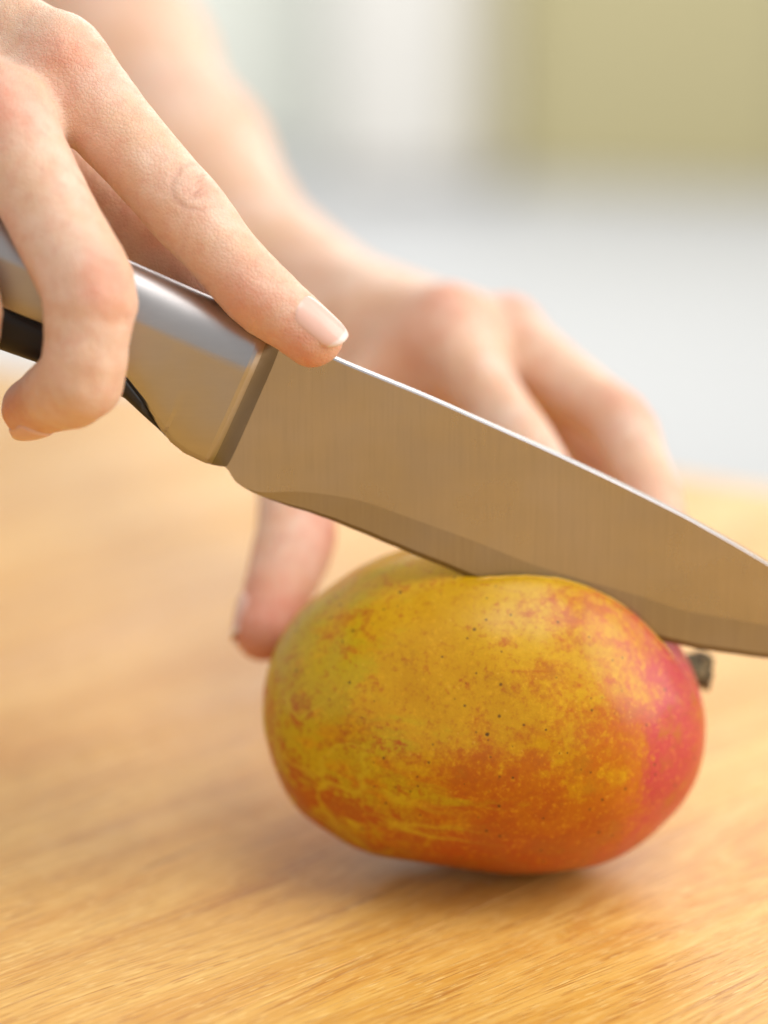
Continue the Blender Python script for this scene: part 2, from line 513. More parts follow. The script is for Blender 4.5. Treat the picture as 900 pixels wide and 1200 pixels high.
def build_mango():
    D = 0.70
    yaw = math.radians(-3)
    sc = D/FPX
    X0, X1 = 307.0, 829.0
    tx = [313, 320, 330, 345, 370, 400, 450, 500, 550, 600, 640, 700, 750, 788, 805, 816, 824]
    ty = [773, 757, 742, 722, 693, 665, 638, 624, 617, 616, 620, 643, 680, 728, 754, 776, 802]
    bx = [313, 325, 343, 367, 400, 433, 467, 500, 550, 600, 640, 693, 727, 760, 793, 817, 825]
    by = [867, 900, 933, 957, 983, 998, 1004, 1007, 1012, 1017, 1019, 1009, 995, 974, 945, 908, 886]
    cxp = (X0+X1)/2; ha = (X1-X0)/2
    line = lambda x: 822 + (x-X0)/(X1-X0)*22
    def ratio(xs, ys, sgn):
        xs = np.array(xs, float); ys = np.array(ys, float)
        r = sgn*(ys-line(xs))/np.sqrt(1-((xs-cxp)/ha)**2)
        t = np.arccos(np.clip((xs-cxp)/ha, -1, 1))        # pi .. 0
        return t, r
    n_s, n_r = 300, 360
    T = np.linspace(math.pi, 0, n_s)
    tt, rt = ratio(tx, ty, -1); tb, rb = ratio(bx, by, 1)
    ut = smooth1(np.interp(T, tt[::-1], rt[::-1]), 7)
    lb = smooth1(np.interp(T, tb[::-1], rb[::-1]), 7)
    xi = np.cos(T)
    blunt = 1+0.14*sstep(-xi, 0.65, 0.97); ut = ut*blunt; lb = lb*blunt
    sn = np.sin(T)
    X = xi*ha*sc/math.cos(yaw)*0.985
    vz = 0.975
    zl = -(line(cxp+xi*ha)-833.0)*sc/vz
    up = ut*sn*sc*vz; lo = lb*sn*sc*vz
    bh = 0.5*(up+lo)*0.97
    V = []; A = []
    for i in range(n_s):
        ph = np.linspace(0, 2*math.pi, n_r, endpoint=False)
        c, s_ = np.cos(ph), np.sin(ph)
        hz = np.where(c > 0, up[i], lo[i])
        mid = 0.5*(up[i]+lo[i])
        V.append(np.stack([np.full(n_r, X[i]), -bh[i]*s_, zl[i]+hz*c], 1))
        A.append(np.stack([np.full(n_r, xi[i]), c, s_], 1))
    V = np.concatenate(V); A = np.concatenate(A)
    # gentle lumps
    nrm = V/np.maximum(np.linalg.norm(V, axis=1, keepdims=True), 1e-6)
    V = V + nrm*(vnoise(V*55, 1)*0.0007 + vnoise(V*130, 2)*0.00022)[:, None]
    cs, sn_ = math.cos(yaw), math.sin(yaw)
    R = np.array([[cs, -sn_, 0], [sn_, cs, 0], [0, 0, 1]])
    V = V@R.T
    ctr = P(cxp, 833, D)
    V[:, 2] -= V[:, 2].min()
    V[:, 0] += ctr[0]; V[:, 1] += ctr[1]
    nr_ = unit_rows(V - np.array([ctr[0], ctr[1], 0.043]))
    dk = (V - np.array([0.033, KY, 0]))@KN
    hit = (V[:, 2] > 0.05)*sstep(V[:, 0], 0.015, 0.03)
    V = V - nr_*(0.0008*np.exp(-(dk/0.0016)**2) - 0.0003*np.exp(-((dk-0.004)/0.002)**2))[:, None]*hit[:, None]
    F = []
    for i in range(n_s-1):
        for j in range(n_r):
            k = (j+1) % n_r
            F.append((i*n_r+j, i*n_r+k, (i+1)*n_r+k, (i+1)*n_r+j))
    F.append(list(range(n_r))[::-1]); F.append([(n_s-1)*n_r+j for j in range(n_r)])
    root = empty('mango', (ctr[0], ctr[1], 0), 'ripe yellow and orange mango with pink blushed stem end, under the blade', 'mango')
    o = mesh_obj('fruit', V, F, MANGO, root, origin=(ctr[0], ctr[1], 0))
    fix_normals(o)
    me = o.data
    for nm, arr in (('xi', A[:, 0]), ('eta', A[:, 1]*np.sqrt(np.maximum(1-A[:, 0]**2, 0))), ('ang', np.arctan2(np.abs(A[:, 2])*np.sign(A[:, 2]), A[:, 1]))):
        at = me.attributes.new(nm, 'FLOAT', 'POINT')
        at.data.foreach_set('value', np.ascontiguousarray(arr, np.float32))
    VM = V
    # stem stub
    a = P(796, 789, 0.710); b = P(825, 784, 0.715)
    ax = unit(b-a); s1 = unit(np.cross(ax, [0, 0, 1])); s2 = np.cross(s1, ax)
    L = np.linalg.norm(b-a)
    V = []; F = []
    prof = [(0.0, 0.0050), (0.35, 0.0043), (0.62, 0.0043), (0.8, 0.0050), (0.93, 0.0048), (1.0, 0.0038), (1.0, 0.0022), (0.93, 0.0010)]
    nn = 22
    for t, r in prof:
        for j in range(nn):
            p_ = 2*math.pi*j/nn
            rr = r*(1+0.16*math.sin(3*p_+t*5)+0.09*math.sin(7*p_+9*t))
            V.append(a+ax*L*t + s1*rr*math.cos(p_) + s2*rr*math.sin(p_))
    for i in range(len(prof)-1):
        for j in range(nn):
            k = (j+1) % nn
            F.append((i*nn+j, i*nn+k, (i+1)*nn+k, (i+1)*nn+j))
    F.append(list(range(nn))[::-1]); F.append([(len(prof)-1)*nn+j for j in range(nn)])
    st = mesh_obj('stem', V, F, STEM, root, origin=tuple(a))
    fix_normals(st)
    # parted skin and wet flesh squeezed up along the blade
    dk = (VM - np.array([0.033, KY, 0]))@KN
    sel = (np.abs(dk-0.0019) < 0.0007) & (VM[:, 2] > 0.052) & (VM[:, 0] > 0.018)
    q = VM[sel]; q = q[np.argsort(q[:, 0])]
    nb = 70
    xs_ = np.linspace(q[0, 0]+0.001, q[-1, 0]-0.001, nb)
    line_ = np.stack([xs_, np.interp(xs_, q[:, 0], q[:, 1]), smooth1(np.interp(xs_, q[:, 0], q[:, 2]), 2)], 1)
    rngf = np.random.RandomState(8)
    rr = np.clip(0.00026 + smooth1(rngf.randn(nb), 2)*0.00022, 0.00004, 0.0006)*np.minimum(1, np.minimum(np.arange(nb), nb-1-np.arange(nb))/8.0)
    VF = []; FF = []
    for k in range(nb):
        for j in range(8):
            a_ = 2*math.pi*j/8
            VF.append(line_[k] - KN*0.0003 + KN*math.cos(a_)*rr[k]*1.3 + np.array([0, 0, 1])*(math.sin(a_)*rr[k]))
    for k in range(nb-1):
        for j in range(8):
            l = (j+1) % 8
            FF.append((k*8+j, k*8+l, (k+1)*8+l, (k+1)*8+j))
    fm_ = Mat('mango_flesh')
    fm_.set(Base_Color=(0.80, 0.46, 0.05), Roughness=0.18, Specular_IOR_Level=0.5, Subsurface_Weight=0.3, Subsurface_Radius=(1, .5, .1), Subsurface_Scale=0.001)
    fo = mesh_obj('flesh', VF, FF, fm_.m, root, origin=(ctr[0], ctr[1], 0))
    fix_normals(fo)
    rng = np.random.RandomState(3)
    bm = bmesh.new()
    for k in range(16):
        px = 588 + 36*rng.rand()
        c_ = on_knife(px, 678.5 + rng.randn()*0.8) + KN*0.0012
        r_ = 0.00018 + 0.00035*rng.rand()
        res = bmesh.ops.create_icosphere(bm, subdivisions=2, radius=1.0)
        for v in res['verts']:
            v.co = Vector((v.co.x*r_*1.3, v.co.y*r_, v.co.z*r_*0.8)) + Vector(c_ - np.array([ctr[0], ctr[1], 0]))
    me = bpy.data.meshes.new('juice'); bm.to_mesh(me); bm.free()
    me.polygons.foreach_set('use_smooth', [True]*len(me.polygons))
    jm = Mat('juice'); jm.set(Base_Color=(0.95, 0.85, 0.55), Roughness=0.06, IOR=1.36, Transmission_Weight=0.8)
    me.materials.append(jm.m)
    jo = link(bpy.data.objects.new('juice', me)); jo.parent = root; jo['kind'] = 'stuff'
    return root
build_mango()

# ------------------------------------------------------------------ the knife
def resample(pts, n):
    pts = np.array(pts, float)
    d = np.r_[0, np.cumsum(np.linalg.norm(np.diff(pts, axis=0), axis=1))]
    # Catmull-like smoothing by dense linear + gaussian
    t = np.linspace(0, d[-1], n)
    return np.stack([np.interp(t, d, pts[:, k]) for k in range(2)], 1)

def spline_x(pts, xs):
    pts = np.array(pts, float)
    y = np.interp(xs, pts[:, 0], pts[:, 1])
    return y

def build_knife():
    root = empty('knife', tuple(on_knife(305, 467)), 'steel chef knife with its blade sunk into the mango, held by the hand', 'knife')
    # ---- blade: stations run from heel to tip, rows from spine to edge
    spine = [(331, 390), (343, 396), (407, 425), (500, 463), (570, 494), (640, 525), (717, 561), (800, 602), (850, 630), (899, 659), (950, 691), (1000, 730), (1030, 766)]
    edge = [(258, 540), (267, 548), (276, 567), (283, 573), (300, 579), (323, 588), (380, 606), (440, 631), (500, 656), (557, 680), (640, 711), (720, 737), (790, 755), (840, 764), (900, 772), (960, 776), (1030, 770)]
    bev = [(261, 543), (269, 550), (279, 568), (290, 574.5), (303, 577), (343, 573.5), (393, 579), (427, 586), (493, 610), (557, 633), (623, 660), (690, 680), (761, 700), (794, 713), (897, 731), (960, 745), (1030, 768)]
    n = 240
    xs = np.linspace(0, 1, n)
    def curve(pts):
        pts = np.array(pts, float)
        xx = pts[0, 0] + (pts[-1, 0]-pts[0, 0])*xs
        yy = np.interp(xx, pts[:, 0], pts[:, 1])
        y2 = smooth1(yy, 4)
        w = np.minimum(1, np.minimum(xs, 1-xs)*25)
        return np.stack([xx, yy*(1-w)+y2*w], 1)
    S, E, B = curve(spine), curve(edge), curve(bev)
    rng = np.random.RandomState(4)
    E[:, 1] += smooth1(rng.randn(n), 2)*0.5*np.minimum(1, xs*8)
    rows = []
    half = []
    for t in (0.0, 0.012, 0.33, 0.66, 1.0):
        rows.append(S*(1-t) + B*t)
        half.append(0.00170*(1-0.40*t) if t > 0.01 else 0.00145)
    bevel_mid = B*0.15 + E*0.85
    rows.append(bevel_mid); half.append(0.00052)
    rows.append(E); half.append(0.00008)
    taper = np.clip((1.02-xs)/0.35, 0.15, 1)**0.5
    V = []; 
    m_ = len(rows)
    for side in (-1, 1):
        for i in range(n):
            for j in range(m_):
                q = rows[j][i]
                p = on_knife(q[0], q[1])
                p = p - KN*side*half[j]*taper[i]
                V.append(p)
    F = []
    MI = []
    o2 = n*m_
    for i in range(n-1):
        for j in range(m_-1):
            a = i*m_+j
            mi = (0, 0, 0, 0, 1, 2)[j]
            if mi == 2 and xs[i] < 0.07: mi = 1
            MI += [mi, mi]
            F.append((a, a+1, a+m_+1, a+m_))
            F.append((o2+a, o2+a+m_, o2+a+m_+1, o2+a+1))
        a = i*m_; F.append((a, a+m_, o2+a+m_, o2+a)); MI.append(0)
        a = i*m_+m_-1; F.append((a, o2+a, o2+a+m_, a+m_)); MI.append(2)
    F.append([j for j in range(m_)] + [o2+j for j in range(m_)][::-1])
    e0 = (n-1)*m_
    F.append(([e0+j for j in range(m_)] + [o2+e0+j for j in range(m_)][::-1])[::-1])
    bl = mesh_obj('blade', V, F, BLADE, root, origin=tuple(root.location))
    bl.data.materials.append(BEVEL); bl.data.materials.append(EDGE)
    bl.data.polygons.foreach_set('material_index', MI+[0, 0])
    fix_normals(bl); sharp_by_angle(bl, 2.2)
    # ---- handle
    nvec = np.array([0.410, -0.912])
    def top_at(b):
        t = (390+0.444*(b[0]-343)-b[1])/(nvec[1]-0.444*nvec[0])
        return np.array(b)+nvec*t
    cont = [(268, 545), (264, 546), (258, 544), (240, 537), (215, 525), (199, 514), (185, 498), (165, 478), (147, 462), (120, 448), (90, 437), (43, 421), (0, 406), (-60, 386), (-150, 352), (-230, 322), (-275, 302), (-296, 288)]
    steel_b = [(268, 545), (264, 546), (258, 544), (240, 537), (215, 525), (199, 512), (180, 484), (165, 462), (147, 438), (120, 413), (90, 393), (48, 374), (0, 355), (-60, 332), (-150, 297), (-230, 268), (-275, 252), (-290, 246)]
    def loft(name, bots, tops, halfs, exps_top, exps_bot, mat, nr=48):
        V = []; F = []
        nst = len(bots)
        for i in range(nst):
            b = on_knife(*bots[i]); t = on_knife(*tops[i])
            c = (b+t)/2; u = (t-b)/2
            for j in range(nr):
                p_ = 2*math.pi*j/nr
                cc, ss = math.cos(p_), math.sin(p_)
                if exps_top is None:
                    # flat sides, a crease, then a rounded back
                    a0 = math.radians(13); hc = min(0.0105, np.linalg.norm(u)*0.9)/np.linalg.norm(u)
                    q = j/nr
                    ntop = 0.5
                    if q < ntop:
                        al = a0 + (math.pi-2*a0)*q/ntop
                        yy = math.cos(al)/math.cos(a0)
                        zz = 1-hc + hc*(math.sin(al)-math.sin(a0))/(1-math.sin(a0))
                    else:
                        w = (q-ntop)/(1-ntop)*math.pi
                        e = exps_bot[i]
                        cw, sw = math.cos(w), -math.sin(w)
                        k = (abs(cw)**e + abs(sw)**e)**(-1/e)
                        yy = -cw*k; zz = (1-hc) + (2-hc)*sw*k
                    V.append(c + u*zz + KN*halfs[i]*yy)
                else:
                    e = exps_top[i] if cc > 0 else exps_bot[i]
                    k = (abs(cc)**e + abs(ss)**e)**(-1/e)
                    V.append(c + u*cc*k + KN*halfs[i]*ss*k)
        for i in range(nst-1):
            for j in range(nr):
                k = (j+1) % nr
                F.append((i*nr+j, i*nr+k, (i+1)*nr+k, (i+1)*nr+j))
        F.append(list(range(nr))[::-1]); F.append([(nst-1)*nr+j for j in range(nr)])
        o = mesh_obj(name, V, F, mat, root, origin=tuple(root.location))
        fix_normals(o); sharp_by_angle(o, 11.5 if exps_top is None else 28)
        return o
    # dense stations
    def dense(pts, per):
        pts = [np.array(p, float) for p in pts]
        out = []
        for a, b in zip(pts[:-1], pts[1:]):
            for k in range(per):
                out.append(a+(b-a)*k/per)
        out.append(pts[-1])
        return out
    sb = dense(steel_b, 6)
    tops = []; hs = []; et = []; eb = []
    for k, b in enumerate(sb):
        # distance from the blade along the axis, in pixels
        dist = max(0.0, (268-b[0])*0.912 + (545-b[1])*0.410)
        t = top_at(b)
        tops.append(t)
        f = 1-(1-min(1.0, dist/34.0))**1.7
        h = 0.0010 + (0.0092-0.0010)*f
        h *= 1 - 0.12*min(1, max(0, dist-120)/250.0)
        hs.append(h)
        et.append(2.6); eb.append(5.0 if dist < 90 else 7.0)
    ho = loft('handle', sb, tops, hs, None, eb, HANDLE, 96)
    ho.data.materials.append(FACET)
    nf = sum(1 for b in sb[1:] if (268-b[0])*0.912 + (545-b[1])*0.410 < 25)
    for k in range(nf*96):
        ho.data.polygons[k].material_index = 1
    gb = [np.array(p, float) for p in cont[5:]]
    gt = [np.array(p, float) for p in steel_b[5:]]
    gbd = dense(gb, 3); gtd = dense(gt, 3)
    gtd = [t + nvec*6 for t in gtd]
    gh = []
    for k in range(len(gbd)):
        gh.append(0.0085*min(1, 0.35+k/9.0))
    loft('grip', gbd, gtd, gh, [5]*len(gbd), [2.6]*len(gbd), GRIP)
    return root
build_knife()

# ------------------------------------------------------------------ hands by distance field
def cone_d(p, a, b, ra, rb):
    ba = b-a
    t = np.clip(((p-a)@ba)/max(ba@ba, 1e-12), 0, 1)
    q = p - a - t[:, None]*ba
    return np.sqrt((q*q).sum(1)) - (ra+(rb-ra)*t)

def smin(a, b, k):
    h = np.maximum(k-np.abs(a-b), 0)/k
    return np.minimum(a, b) - h*h*k*0.25

def field(p, groups):
    d = None
    for cones, k_in, k_out in groups:
        q = np.array([x for c in cones for x in (c[0], c[1])])
        rm = max(max(c[2], c[3]) for c in cones) + 0.016
        m = ((p > q.min(0)-rm) & (p < q.max(0)+rm)).all(1)
        pm = p[m]
        gm = None
        if len(pm):
            for (a, b, ra, rb) in cones:
                c = cone_d(pm, a, b, ra, rb)
                gm = c if gm is None else (smin(gm, c, k_in) if k_in > 0 else np.minimum(gm, c))
        g = np.full(len(p), 0.016)
        if len(pm):
            g[m] = gm
        d = g if d is None else smin(d, g, k_out)
    return d

def surface_nets(groups, lo, hi, h):
    lo = np.array(lo); hi = np.array(hi)
    S = 4
    nc = np.ceil((hi-lo)/(h*S)).astype(int)+1
    n = nc*S
    cx = [lo[k]+(np.arange(nc[k])+0.5)*h*S - 0.5*h for k in range(3)]
    g = np.stack(np.meshgrid(*cx, indexing='ij'), -1).reshape(-1, 3)
    dc = field(g, groups).reshape(nc)
    F = np.repeat(np.repeat(np.repeat(dc, S, 0), S, 1), S, 2).astype(np.float32)
    near = np.abs(F) < h*S*2.2
    idx = np.argwhere(near)
    pts = lo + idx*h
    F[near] = field(pts, groups)
    ins = F < 0
    c = np.zeros(tuple(n-1), np.int8)
    for dx in (0, 1):
        for dy in (0, 1):
            for dz in (0, 1):
                c += ins[dx:n[0]-1+dx, dy:n[1]-1+dy, dz:n[2]-1+dz]
    act = (c > 0) & (c < 8)
    ci = np.argwhere(act)
    vid = -np.ones(act.shape, np.int64)
    vid[act] = np.arange(len(ci))
    corners = np.array([(x, y, z) for x in (0, 1) for y in (0, 1) for z in (0, 1)])
    vals = np.stack([F[ci[:, 0]+k[0], ci[:, 1]+k[1], ci[:, 2]+k[2]] for k in corners], 1)
    acc = np.zeros((len(ci), 3)); cnt = np.zeros(len(ci))
    for a in range(8):
        for b in range(a+1, 8):
            if np.abs(corners[a]-corners[b]).sum() == 1:
                va, vb = vals[:, a], vals[:, b]
                m = (va < 0) != (vb < 0)
                t = va[m]/(va[m]-vb[m])
                acc[m] += corners[a] + t[:, None]*(corners[b]-corners[a])
                cnt[m] += 1
    V = lo + (ci + acc/cnt[:, None])*h
    faces = []
    for axis in range(3):
        u, v = (axis+1) % 3, (axis+2) % 3
        sl0 = [slice(1, -1)]*3; sl1 = [slice(1, -1)]*3
        sl0[axis] = slice(0, n[axis]-1); sl1[axis] = slice(1, n[axis])
        A = ins[tuple(sl0)]; B = ins[tuple(sl1)]
        e = np.argwhere(A != B)
        flip = A[tuple(e.T)]
        base = e.copy()
        base[:, u] += 1; base[:, v] += 1
        def at(du, dv):
            q = base.copy(); q[:, u] += du; q[:, v] += dv
            return vid[tuple(q.T)]
        q = np.stack([at(-1, -1), at(0, -1), at(0, 0), at(-1, 0)], 1)
        q[~flip] = q[~flip][:, ::-1]
        faces.append(q)
    Fc = np.concatenate(faces)
    # pull onto the surface, take normals
    eps = h*0.5
    for _ in range(2):
        f0 = field(V, groups)
        gr = np.stack([field(V+np.eye(3)[k]*eps, groups)-field(V-np.eye(3)[k]*eps, groups) for k in range(3)], 1)
        gr /= np.maximum(np.linalg.norm(gr, axis=1, keepdims=True), 1e-9)
        V = V - gr*np.clip(f0, -h*0.6, h*0.6)[:, None]
    return V, Fc, gr

def finger(pts, rads, n=22):
    """many short cones along a softly bent centre line, slightly waisted between the joints"""
    pts = np.array(pts); L = np.r_[0, np.cumsum(np.linalg.norm(np.diff(pts, axis=0), axis=1))]
    t = np.linspace(0, L[-1], 161)
    c = np.stack([np.interp(t, L, pts[:, k]) for k in range(3)], 1)
    ex = np.concatenate([c[:1] + (c[:1]-c[1:31][::-1]), c, c[-1:] + (c[-1:]-c[-31:-1][::-1])])
    sg = max(1.0, 0.0019/(L[-1]/160))
    kk = np.exp(-0.5*(np.arange(-30, 31)/sg)**2); kk /= kk.sum()
    c = np.stack([np.convolve(ex[:, k], kk, 'valid') for k in range(3)], 1)
    seg = np.clip(np.searchsorted(L, t, side='right')-1, 0, len(L)-2)
    u = (t-L[seg])/(L[seg+1]-L[seg])
    rads = np.array(rads)
    w = u*u*(3-2*u)
    r = rads[seg]*(1-w) + rads[seg+1]*w
    r = r*(1-0.055*np.sin(math.pi*u)**2*(seg < len(L)-2))
    ii = np.linspace(0, 160, n).round().astype(int)
    return [(c[a], c[b], r[a], r[b]) for a, b in zip(ii[:-1], ii[1:])]

def sstep(x, a, b):
    t = np.clip((x-a)/(b-a), 0, 1)
    return t*t*(3-2*t)

WR_PH = 0.0
def wrinkle(V, c, ax, dr, r, amp, spread=0.0042, freq=2.6, width=0.75):
    """fold lines round the back of a joint: oval rings around the point c + r*dr"""
    lat = np.cross(ax, dr)
    q = V-c
    al = q@ax; la = q@lat; do = q@dr
    m = do > 0.15*r
    ang = np.arctan2(la, np.maximum(do, 1e-6))*r
    wob = vnoise(V*420, 7)*0.35
    w = spread*1.25
    d = np.zeros(len(V)); g = np.zeros(len(V))
    rho = np.sqrt((al/(spread*0.95))**2 + (ang/(spread*1.25))**2) + wob*0.16
    th = np.arctan2(ang, al)
    lop = np.clip(0.5+0.75*np.sin(th-0.5), 0, 1)      # one loose fold curling round the lower side
    wob2 = vnoise(V*230, 11)
    g = np.maximum(g, 0.55*lop*np.exp(-((rho+wob2*0.12-1.25)/0.13)**2)*m)
    for o_, k_, sh, tl in ((-1.45, .35, .3, .25), (-0.80, .75, -.25, -.15), (-0.30, 1.0, .15, .18), (0.10, .6, -.3, -.2), (0.48, 1.0, .1, .1), (1.05, .7, .35, -.22), (1.6, .3, -.1, .3)):
        ln = al/spread*1.9 - o_*(1-0.22*(ang/w)**2) - tl*ang/w - wob*0.5 - wob2*0.14
        lim = np.exp(-((ang-sh*w)/(w*0.58))**4)*(0.65+0.35*np.sin(ang/w*5+o_*11))
        g = np.maximum(g, k_*np.exp(-(ln/0.13)**2)*lim*m)
    d -= amp*g
    # the loose skin stands a little proud
    d += amp*0.5*np.exp(-(al/(spread*1.3))**2-(ang/(spread*1.5))**2)*m
    return d, g

def nail(name, base, ax, dr, Rb, Rt, L, half, parent, origin):
    """curved plate: base = cuticle point on the finger axis, ax = towards the tip, dr = dorsal"""
    lat = np.cross(ax, dr)
    nu, nv = 17, 22
    V = []; al = []
    for side in (0, 1):
        for i in range(nv):
            v = i/(nv-1)
            # outline: rounded cuticle, nearly parallel sides, rounded free edge
            w = half*(1-0.42*max(0, 1-v/0.25)**2.0)*(1-0.36*max(0, (v-0.76)/0.24)**2.0)
            for j in range(nu):
                u = -1+2*j/(nu-1)
                vv = v + (0.07*(1-u*u) - 0.035)*(1 if v > 0.5 else -1)*abs(2*v-1)
                R = Rb+(Rt-Rb)*v
                th = u*w/R
                rr = R + 0.0003 - 0.0006*u**4 - 0.0007*max(0, 1-v/0.12)**2 - 0.0009*v**3 - side*0.0005
                V.append(base + ax*(vv*L) + lat*(math.sin(th)*rr) + dr*(math.cos(th)*rr))
                al.append(v + 0.03*(u*u))
    F = []
    o2 = nu*nv
    for i in range(nv-1):
        for j in range(nu-1):
            a = i*nu+j
            F.append((a, a+1, a+nu+1, a+nu)); F.append((o2+a, o2+a+nu, o2+a+nu+1, o2+a+1))
    rim = [j for j in range(nu)] + [i*nu+nu-1 for i in range(1, nv)] + [(nv-1)*nu+j for j in range(nu-2, -1, -1)] + [i*nu for i in range(nv-2, 0, -1)]
    for a, b in zip(rim, rim[1:]+rim[:1]):
        F.append((a, o2+a, o2+b, b))
    o = mesh_obj(name, V, F, NAIL, parent, origin=origin)
    o.location = (0, 0, 0)
    fix_normals(o)
    at = o.data.attributes.new('along', 'FLOAT', 'POINT')
    at.data.foreach_set('value', np.array(al, np.float32))
    return o

person = empty('person', (0.0, 0.45, -0.9), 'person whose two bare hands hold the knife and steady the mango, short natural nails', 'person')
TOCAM = -FWD

def hand_mesh(V, F, gr, disp, red, crease, parent, origin, label):
    V = V + gr*disp[:, None]
    o = mesh_obj('hand', V, F, SKIN, parent, origin=origin)
    o['label'] = label
    at = o.data.attributes.new('redness', 'FLOAT', 'POINT')
    at.data.foreach_set('value', np.clip(red, 0, 1).astype(np.float32))
    at = o.data.attributes.new('crease', 'FLOAT', 'POINT')
    at.data.foreach_set('value', np.clip(crease, 0, 1).astype(np.float32))
    return o

def blobs(V, lst):
    r = np.zeros(len(V))
    for c, s, w in lst:
        r += w*np.exp(-((V-c)**2).sum(1)/(s*s))
    return r

mm = 0.001
P0 = P
def right_hand():
    P = lambda x, y, d: P0(x, y, d-0.004-0.003*max(0, (300-x)/300.0))
    im = lambda x, y, c: unit(RGT*x + DWN*y + TOCAM*c)
    I = [P(66, 74, .662), P(218, 247, .650), P(298, 341, .648), P(366, 394, .648)]
    M = [P(0, 138, .648), P(107, 342, .628), P(97, 446, .630), P(38, 478, .648)]
    Rg = [P(-82, 205, .648), P(-46, 372, .630), P(-62, 462, .634), P(-122, 492, .652)]
    Pk = [P(-165, 270, .652), P(-150, 400, .636), P(-168, 478, .640), P(-215, 505, .654)]
    ci, cm, cr, cp = P(-235, -90, .715), P(-262, -50, .715), P(-285, 0, .715), P(-305, 50, .712)
    wr, fa = P(-360, -85, .745), P(-640, -225, .83)
    palm_c = P(-120, 130, .690)
    T = [P(-190, 60, .72), P(40, 190, .687), P(186, 292, .672), P(288, 380, .668)]
    fi = finger(I, [11.8*mm, 9.6*mm, 8.7*mm, 7.3*mm])
    fm = finger(M, [11.8*mm, 11.0*mm, 10.0*mm, 7.3*mm])
    fr = finger(Rg, [11*mm, 9.8*mm, 8.8*mm, 7.2*mm])
    fp = finger(Pk, [10*mm, 8.6*mm, 7.6*mm, 6.2*mm])
    ft = finger(T, [14*mm, 11.5*mm, 9.8*mm, 8*mm])
    def web(A, B, t, r):
        a = A[0]+(A[1]-A[0])*t; b = B[0]+(B[1]-B[0])*t
        off = FWD*4*mm
        return [(a+off, b+off, r, r), (A[0]+off, b+off, r*1.3, r), (B[0]+off, a+off, r*1.3, r)]
    palm = [(ci, I[0], 13*mm, 11.5*mm), (cm, M[0], 13*mm, 11.5*mm), (cr, Rg[0], 12.5*mm, 11*mm), (cp, Pk[0], 12*mm, 10*mm),
            (ci, palm_c, 14*mm, 13*mm), (palm_c, P(0, 110, .678), 12*mm, 9*mm), (cp, palm_c, 13*mm, 12*mm),
            (wr, ci, 20*mm, 15*mm), (wr, cp, 20*mm, 14*mm), (wr, fa, 21*mm, 28*mm)]
    webs = web(I, M, 0.22, 5*mm) + web(M, Rg, 0.30, 5.5*mm) + web(Rg, Pk, 0.34, 5.5*mm)
    groups = [(palm, 6.5*mm, 1*mm), (webs, 4*mm, 7*mm), (fi, 0, 3.0*mm), (fm, 0, 3.0*mm), (fr, 0, 2.0*mm), (fp, 0, 2.0*mm), (ft, 0, 5*mm)]
    lo = P(-420, -230, .62).copy(); hi = P(430, 560, .76).copy()
    lo = np.array([-0.175, -0.075, 0.115]); hi = np.array([0.0, 0.10, 0.285])
    allp = np.array(I+M+Rg+Pk+T+[ci, cm, cr, cp, wr, fa])
    lo = allp.min(0)-0.030; hi = allp.max(0)+0.030
    lo[2] = allp[:-1, 2].min()-0.015; hi[0] = allp[:-1, 0].max()+0.015; lo[1] = allp[:-1, 1].min()-0.015
    V, F, gr = surface_nets(groups, lo, hi, 0.64*mm)
    disp = vnoise(V*170, 3)*0.00018 + vnoise(V*420, 5)*0.00007
    axI1 = unit(I[2]-I[0]); d1 = im(.60, -.48, .85); d1 = unit(d1-axI1*(d1@axI1))
    cr_ = np.zeros(len(V))
    def wr_(*a, k=1.0, **b):
        nonlocal disp, cr_
        w, g_ = wrinkle(*a, **b); disp = disp + w
        cr_ = cr_ + k*g_
    wr_(V, I[1]-axI1*0.5*mm, axI1, d1, 9.5*mm, 0.00050, k=.70, spread=0.0050)
    axI2 = unit(I[3]-I[1]); d2 = im(.70, -.58, .62); d2 = unit(d2-axI2*(d2@axI2))
    wr_(V, I[2], axI2, d2, 8.6*mm, 0.00018, k=.25, spread=0.0034)
    axM = unit(M[2]-M[0]); d3 = im(.35, 0, 1); d3 = unit(d3-axM*(d3@axM))
    wr_(V, M[1], axM, d3, 10.6*mm, 0.00012, k=.12, spread=0.0055)
    # knuckle heads and nail bed
    kI = I[0] + im(.25, -.35, .9)*11.5*mm
    kM = M[0] + im(.2, -.1, 1)*11.5*mm
    disp += 0.0014*blobs(V, [(kI, 7*mm, 1), (kM, 7*mm, 1)])
    nax = unit(I[3]-I[2])
    red = blobs(V, [(kI+im(.1, .5, 0)*5*mm, 8*mm, .75), (kM, 9*mm, .9), (I[1]+d1*9*mm, 5*mm, .40), (I[2]+im(-.3, .3, .9)*7*mm, 8*mm, .65),
                    (I[3]+im(-.3, .5, .6)*5*mm, 9*mm, .75), (M[1]+d3*10*mm+im(.2, .3, 0)*3*mm, 7*mm, .8), (M[3], 11*mm, .75), (M[2], 9*mm, .2), (Rg[0], 14*mm, .4)])
    org = tuple(person.location)
    h = hand_mesh(V, F, gr, disp, red, cr_, person, org, 'hand wrapped round the knife handle, index finger laid along the spine of the blade')
    dn = im(.56, -.44, .90); dn = unit(dn-nax*(dn@nax))
    nail('fingernail', I[3]-nax*7.4*mm, nax, dn, 7.75*mm, 7.35*mm, 14.0*mm, 5.6*mm, h, org)
    mx = unit(M[3]-M[2]); dm = im(-.25, .85, -.1); dm = unit(dm-mx*(dm@mx))
    nail('fingernail', M[3]-mx*4.6*mm, mx, dm, 7.8*mm, 7.0*mm, 10.6*mm, 5.0*mm, h, org)
right_hand()

